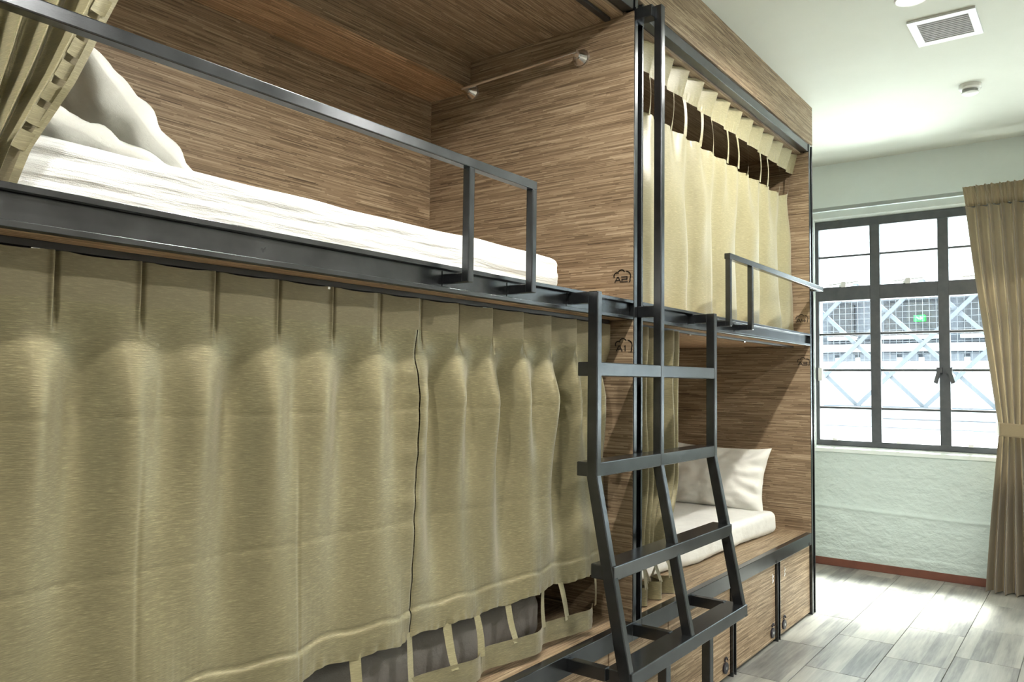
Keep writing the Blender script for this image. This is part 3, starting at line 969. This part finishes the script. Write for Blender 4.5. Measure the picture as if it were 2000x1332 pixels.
# ------------------------------------------------------------------ curtain of berth A2 (drawn back to the left)
c2 = thing('bunk_curtain', (-1.85, 0.09, 1.55), 'gold curtain of upper berth A2 drawn back at the upper left corner', 'curtain', 'gold satin bunk curtains')
def a2_right(z):
    # right edge of the drawn curtain, falling away to the left
    pts = [(1.530, -1.872), (1.60, -1.850), (1.727, -1.790), (1.896, -1.722), (2.15, -1.63), (2.52, -1.50)]
    for (za, xa), (zb, xb) in zip(pts[:-1], pts[1:]):
        if z <= zb: return xa + (xb-xa)*clamp((z-za)/(zb-za))
    return pts[-1][1]
def a2_pt(u, z, off=0.0):
    xr = a2_right(z) - 0.030 + off
    xl = -1.965
    if xr < xl + 0.02: xr = xl+0.02+off
    x = xl + (xr-xl)*u
    amp = 0.014 + 0.018*sstep(1.53, 1.9, z)
    y = 0.088 - amp*math.cos(2*math.pi*(u*4.3+0.15)) - 0.35*amp*math.cos(2*math.pi*u*9.1) + 0.006*nz(u*9, z*4, 1.0)
    return (x, y, z)
g = G(); g.smooth = True
g.sheet(220, 130, lambda u, v: a2_pt(u, 1.524+1.001*v))
obj('cloth', g, GOLD2, c2)
# border along its free edge: narrow tabs with dark gaps, then an outer strip
g = G(); g.smooth = True
def strip(u, v):
    z = 1.524 + 1.001*v
    x = a2_right(z) - 0.013 + 0.013*u
    return (x, 0.096 + 0.004*math.sin(v*22), z)
g.sheet(3, 90, strip)
obj('edge_strip', g, GOLD2, c2)
g = G(); g.smooth = True
g.sheet(6, 90, lambda u, v: (a2_right(1.524+1.0*v) - 0.10 + 0.094*u, 0.116, 1.524+1.0*v))
obj('lining', g, GOLDH, c2)
n = 21
for i in range(n):
    z0 = 1.60 + 0.92*i/n
    g = G(); g.smooth = True
    def fn(u, v, z0=z0):
        z = z0 + 0.031*v
        x = a2_right(z) - 0.034 + 0.024*u
        return (x, 0.096 + 0.003*math.sin(u*3), z - 0.006*u)
    g.sheet(3, 2, fn)
    obj('tab', g, GOLD2, c2)

# ------------------------------------------------------------------ bedding
def wrinkle_front(amp, sx, sz, seed):
    def d(w, n_):
        k_ = amp*(nz(w.x*sx+seed, w.y*6, w.z*sz) + 0.55*nz(w.x*sx*2.7+seed, w.y*9, w.z*sz*2.2))
        return w + n_*k_
    return d
g = rounded(G(), -1.965, -0.262, 0.122, 0.93, ZB1-0.012, 1.640, 0.030, 220, 30, 34, wrinkle_front(0.0075, 2.2, 34, 1.0))
m2 = thing('mattress', (-1.1, 0.5, ZB1-0.012), 'long white mattress with creased sheet on upper berth A2 behind the guard rail', 'mattress', 'mattresses of the bunks')
obj('fitted_sheet', g, SHEET, m2)
g = rounded(G(), 0.36, 1.925, 0.150, 0.93, ZS1, 0.556, 0.034, 150, 70, 18, lambda w, n_: w + n_*(0.006*nz(w.x*5, w.y*5, w.z*9) + 0.003*nz(w.x*14, w.y*14, 3.0)) + Vector((0, 0.05*sstep(1.0, 0.6, w.x)*sstep(0.5, 0.1, w.y)*1.0 + 0.02*sstep(1.92, 1.4, w.x)*sstep(0.5, 0.1, w.y), 0)))
m3 = thing('mattress', (1.1, 0.5, ZS1), 'white mattress with fine striped sheet on lower berth A3 near the window', 'mattress', 'mattresses of the bunks')
obj('fitted_sheet', g, SHEET2, m3)
g = rounded(G(), -1.965, -0.30, 0.150, 0.93, ZS1, 0.582, 0.05, 150, 30, 16, wrinkle_front(0.010, 5, 9, 4.0))
m1 = thing('mattress', (-1.1, 0.5, ZS1), 'grey covered mattress on lower berth A1 seen beneath the curtain hem', 'mattress', 'mattresses of the bunks')
obj('cover', g, GREYB, m1)

# pillows
PG = 'white pillows on the bunks'
# leaning on the window-side partition of A3
e2 = Vector((0.30, -0.02, 0.95)).normalized(); e1 = Vector((0.0, 1.0, 0.02)).normalized()
e3 = e1.cross(e2).normalized()
g = pillow_geo((1.905, 0.500, 0.715), e1, e2, e3, 0.31, 0.185, 0.085, 1.3)
tag(obj('pillow', g, PILLOW2, loc=(1.9, 0.5, 0.55)), 'white pillow leaning against the wooden partition on lower berth A3', 'pillow', PG)
# two on A2
e1 = Vector((-0.735, 0.02, 0.678)).normalized(); e2 = Vector((0.0, 1.0, -0.03)).normalized(); e3 = e1.cross(e2).normalized()
g = pillow_geo((-1.415, 0.70, 1.790), e1, e2, e3, 0.275, 0.21, 0.080, 4.1, wr=0.010)
tag(obj('pillow', g, PILLOW, loc=(-1.4, 0.56, 1.63)), 'upright white pillow leaning at the head of upper berth A2, behind another', 'pillow', PG)
e1 = Vector((-0.95, 0.0, 0.27)).normalized(); e2 = Vector((0.0, 1.0, 0.0)).normalized(); e3 = e1.cross(e2).normalized()
g = pillow_geo((-1.65, 0.46, 1.695), e1, e2, e3, 0.24, 0.19, 0.062, 7.7, wr=0.008)
tag(obj('pillow', g, PILLOW, loc=(-1.66, 0.42, 1.63)), 'low white pillow lying in front on upper berth A2 beside the drawn curtain', 'pillow', PG)

# ------------------------------------------------------------------ window curtain
wc = thing('window_curtain', (3.2, -0.9, 0.0), 'tan floor length window curtain gathered by a tieback', 'curtain')
def wc_left(z):
    pts = [(0.0, -0.690), (0.45, -0.725), (0.95, -0.770), (1.03, -0.768), (1.5, -0.715), (2.0, -0.655), (2.34, -0.622), (2.50, -0.600)]
    for (za, ya), (zb, yb) in zip(pts[:-1], pts[1:]):
        if z <= zb:
            return ya + (yb-ya)*clamp((z-za)/(zb-za))
    return pts[-1][1]
def wc_right(z):
    pts = [(0.0, -1.36), (0.95, -1.13), (1.03, -1.13), (1.6, -1.30), (2.5, -1.45)]
    for (za, ya), (zb, yb) in zip(pts[:-1], pts[1:]):
        if z <= zb:
            return ya + (yb-ya)*clamp((z-za)/(zb-za))
    return pts[-1][1]
def wc_pt(u, z):
    ya, yb = wc_left(z), wc_right(z)
    y = ya + (yb-ya)*u
    amp = 0.046 - 0.016*math.exp(-((z-0.99)/0.12)**2)
    ph = u*12.5 + 0.15*nz(u*4, z*0.8)
    x = 3.225 - amp*math.cos(2*math.pi*ph) - 0.3*amp*math.cos(2*math.pi*(2*ph+0.2)) + 0.006*nz(u*10, z*2)
    if z < 0.9: x -= 0.02*sstep(0.9, 0.2, z)
    return (x, y + 0.004*math.sin(2*math.pi*ph), z)
g = G(); g.smooth = True
g.sheet(420, 120, lambda u, v: wc_pt(u, 0.008+2.36*v))
obj('drape', g, DRAPE, wc)
g = G(); g.smooth = True
def wch(u, v):
    z = 2.366+0.128*v
    p = wc_pt(u, z)
    ph = u*21
    k_ = (0.022*max(0.0, math.cos(2*math.pi*ph))**0.5 + 0.010*math.cos(6*math.pi*ph)*max(0.0, math.cos(2*math.pi*ph)))*sstep(0.05, 0.09, u)*(0.75+0.25*math.cos(2*math.pi*v))
    return (3.222 - k_ - 0.005*math.cos(4*math.pi*ph), p[1], z)
g.sheet(420, 10, wch)
obj('pleated_header', g, DRAPE, wc)
g = G(); g.smooth = True
def tie(u, v):
    a = -0.15 + 1.3*u
    y = -0.755 - 0.39*u
    x = 3.165 - 0.018*math.sin(math.pi*clamp(u))
    if u < 0.06: x = 3.165 + 0.10*(0.06-u)/0.06
    return (x, y, 0.948 + 0.082*v - 0.010*math.sin(math.pi*u))
g.sheet(60, 6, tie)
obj('tieback', g, DRAPE, wc, solid=0.004)

# ------------------------------------------------------------------ ceiling fittings
vent = thing('ceiling_vent', (1.41, -0.765, ZC), 'white framed air grille with dark slats in the ceiling', 'vent')
vx0, vx1, vy0, vy1 = 1.262, 1.548, -0.892, -0.636
ix0, ix1, iy0, iy1 = 1.296, 1.508, -0.862, -0.668
g = G()
g.box(vx0, ix0, vy0, vy1, ZC-0.010, ZC); g.box(ix1, vx1, vy0, vy1, ZC-0.010, ZC)
g.box(ix0, ix1, vy0, iy0, ZC-0.010, ZC); g.box(ix0, ix1, iy1, vy1, ZC-0.010, ZC)
obj('frame', g, WHITEM, vent)
obj('backing', G().box(ix0, ix1, iy0, iy1, ZC-0.0012, ZC), DARK, vent)
for i in range(11):
    x = ix0 + (ix1-ix0)*(i+0.5)/11
    obj('slat', G().bar((x, iy0, ZC-0.006), (x, iy1, ZC-0.006), 0.0085, 0.0015, up=(0.25, 0, 0.97)), GREYV, vent)

sm = thing('smoke_detector', (2.225, -0.762, ZC), 'round white smoke detector on the ceiling', 'smoke detector')
def lathe(prof, c, seg=32):
    g = G(); n0 = 0
    for r, z in prof:
        for i in range(seg):
            a = 2*math.pi*i/seg
            g.v.append((c[0]+r*math.cos(a), c[1]+r*math.sin(a), c[2]+z))
    for j in range(len(prof)-1):
        for i in range(seg):
            k_ = (i+1) % seg
            g.f.append((j*seg+i, j*seg+k_, (j+1)*seg+k_, (j+1)*seg+i))
    g.f.append(tuple(range(seg))); g.f.append(tuple((len(prof)-1)*seg+i for i in range(seg))[::-1])
    g.smooth = False
    return g
obj('base', lathe([(0.052, 0), (0.052, -0.018), (0.046, -0.024), (0.020, -0.026)], (2.225, -0.762, ZC)), WHITE, sm)
obj('sensor_ring', lathe([(0.036, -0.026), (0.036, -0.040)], (2.225, -0.762, ZC)), SMOKED, sm)
obj('cap', lathe([(0.039, -0.040), (0.039, -0.044), (0.028, -0.050), (0.010, -0.052)], (2.225, -0.762, ZC)), WHITE, sm)

LN = {(0, 2): 'round recessed ceiling downlight glowing at the top edge beside the air grille'}
def downlight(x, y, label):
    t_ = thing('downlight', (x, y, ZC), label, 'ceiling light', 'recessed ceiling downlights')
    obj('trim_ring', lathe([(0.062, 0), (0.062, -0.003), (0.056, -0.006), (0.048, -0.004), (0.048, 0)], (x, y, ZC)), WHITE, t_)
    obj('lens', lathe([(0.047, -0.001), (0.047, -0.0035), (0.02, -0.005)], (x, y, ZC)), LENS, t_)
    ld = bpy.data.lights.new('bulb', 'SPOT')
    near = x > 2
    ld.energy = LAMP_W*(1.0 if y > -1 else 0.6)*(0.75 if near else 1.0)
    ld.spot_size = math.radians(135 if near else 168); ld.spot_blend = 0.5
    ld.shadow_soft_size = 0.035; ld.color = (1.0, 0.965, 0.885)
    lo = bpy.data.objects.new('bulb', ld); lo.location = (0, 0, -0.02); lo.parent = t_
    COL.objects.link(lo)
for i, x in enumerate(LAMP_XS):
    downlight(x, LAMP_Y, LN.get((0, i), ('round ceiling downlight over the near berth A1, above the frame',
                                         'round ceiling downlight above the left half of berth A2, outside the frame')[i % 2]))
for i, x in enumerate((0.6, 2.5, -1.3)):  # unseen row added as fill light for the room and upper berths
    downlight(x, FILL_LAMP_Y, ('added fill downlight out of view on the right, further from the window', 'added fill downlight out of view on the right, closest to the window', 'added fill downlight out of view on the right, facing the nearest bunk cabin')[i])

# ------------------------------------------------------------------ outside: the building across the lane
struct('street', G().box(XO+0.3, 22, -14, 16, -3.3, -3.2), PAVE)
cn = thing('bounce_canopy', (5.4, 0.5, 0.7), 'low white canopy added outside the window to bounce sunlight onto the ceiling', 'roof')  # added white slab that throws sunlight up through the window
obj('sheet', G().prism([(3.75, 0.42), (7.0, 0.74), (7.0, 0.78), (3.75, 0.46)], 'y', -6, 7), FACADE, cn)
obj('edge_trim', G().box(6.98, 7.04, -6, 7, 0.70, 0.79), FACADEG, cn)
for y in (-5.5, 6.5):
    for x in (3.9, 6.9):
        obj('post', G().box(x-0.05, x+0.05, y-0.05, y+0.05, -3.2, 0.45 if x < 5 else 0.74), FACADE, cn)
bd = thing('opposite_building', (9.2, 0.6, -3.2), 'white building across the lane with grey glazing behind a diagonal lattice', 'building')
obj('wall', G().box(9.0, 9.4, -9, 11, -3.2, 1.62), FACADE, bd)
obj('wall', G().box(9.0, 9.4, -9, 11, 2.42, 3.2), FACADE, bd)
obj('wall', G().box(9.25, 9.4, -9, 11, 1.62, 2.42), FACADEG, bd)
for ya, yb in ((1.45, 1.76), (0.36, 1.06), (-0.60, 0.12)):
    obj('window', G().box(9.16, 9.25, ya, yb, 1.92, 2.36), FACADED, bd)
    obj('ledge', G().box(9.10, 9.25, ya-0.03, yb+0.03, 1.87, 1.92), FACADE, bd)
obj('window', G().box(9.20, 9.25, 0.40, 1.46, 1.88, 1.90), FACADEG, bd)
obj('railing', G().box(8.95, 9.05, -9, 11, 1.70, 1.80), FACADE, bd)
for i in range(14):
    y = -1.2 + 0.26*i
    obj('vent_window', G().box(8.97, 9.02, y, y+0.19, 1.57, 1.66), FACADEG, bd)
obj('railing', G().box(8.95, 9.05, -9, 11, 1.50, 1.55), FACADE, bd)
es = obj('exit_sign', G().box(9.02, 9.12, 0.545, 0.675, 2.095, 2.175), EXITG, bd, label='small glowing green exit sign')
obj('pictogram', G().box(9.012, 9.02, 0.585, 0.60, 2.115, 2.155).box(9.012, 9.02, 0.565, 0.58, 2.125, 2.135).bar((9.016, 0.61, 2.12), (9.016, 0.64, 2.15), 0.008, 0.01), WHITE, es)
for ya, yb in ((1.74, 1.84), (1.48, 1.66)):
    obj('low_window', G().box(8.98, 9.02, ya, yb, 0.40, 0.64), FACADEG, bd)
g = G().tube((8.9, 1.29, -3.2), (8.9, 1.29, 1.02), 0.085, seg=18).tube((8.9, 1.29, 1.02), (8.9, 1.29, 1.10), 0.07, 0.03, 18)
obj('pillar', g, FACADE, bd)
obj('gutter', G().box(8.94, 9.0, -9, 1.15, 0.80, 0.812), FACADEG, bd)
# diagonal lattice standing in front of the façade
la = thing('lattice_screen', (7.6, 0.5, -3.2), 'pale steel diagonal lattice screen outside the window', 'lattice')
SY, SZ, YN, ZN = 0.714, 0.727, 1.411, 1.360
for s in (1, -1):
    for k_ in range(-6, 7):
        # lines through nodes (YN + k*SY, ZN) with slope s
        y0_ = YN + k_*SY
        za, zb = 1.005, 2.47
        xl = 7.6 + 0.02*s
        pa = (xl, y0_ + s*(za-ZN)*SY/SZ, za); pb_ = (xl, y0_ + s*(zb-ZN)*SY/SZ, zb)
        obj('lattice_bar', G().bar(pa, pb_, 0.045, 0.035, up=(1, 0, 0)), LATT, la)
obj('rail', G().box(7.57, 7.63, -6, 7, 0.97, 1.005), LATT, la)
g = G()
for i in range(60):
    y = -1.4 + i*0.07
    g.box(7.652, 7.658, y-0.0018, y+0.0018, 1.20, 2.6)
for i in range(20):
    z = 1.20 + i*0.07
    g.box(7.652, 7.658, -1.4, 2.73, z-0.0018, z+0.0018)
obj('wire_mesh', g, WIRE, la, kind='stuff')
for y in (-4.2, 5.2):
    obj('post', G().box(7.56, 7.64, y-0.04, y+0.04, -3.2, 3.2), LATT, la)
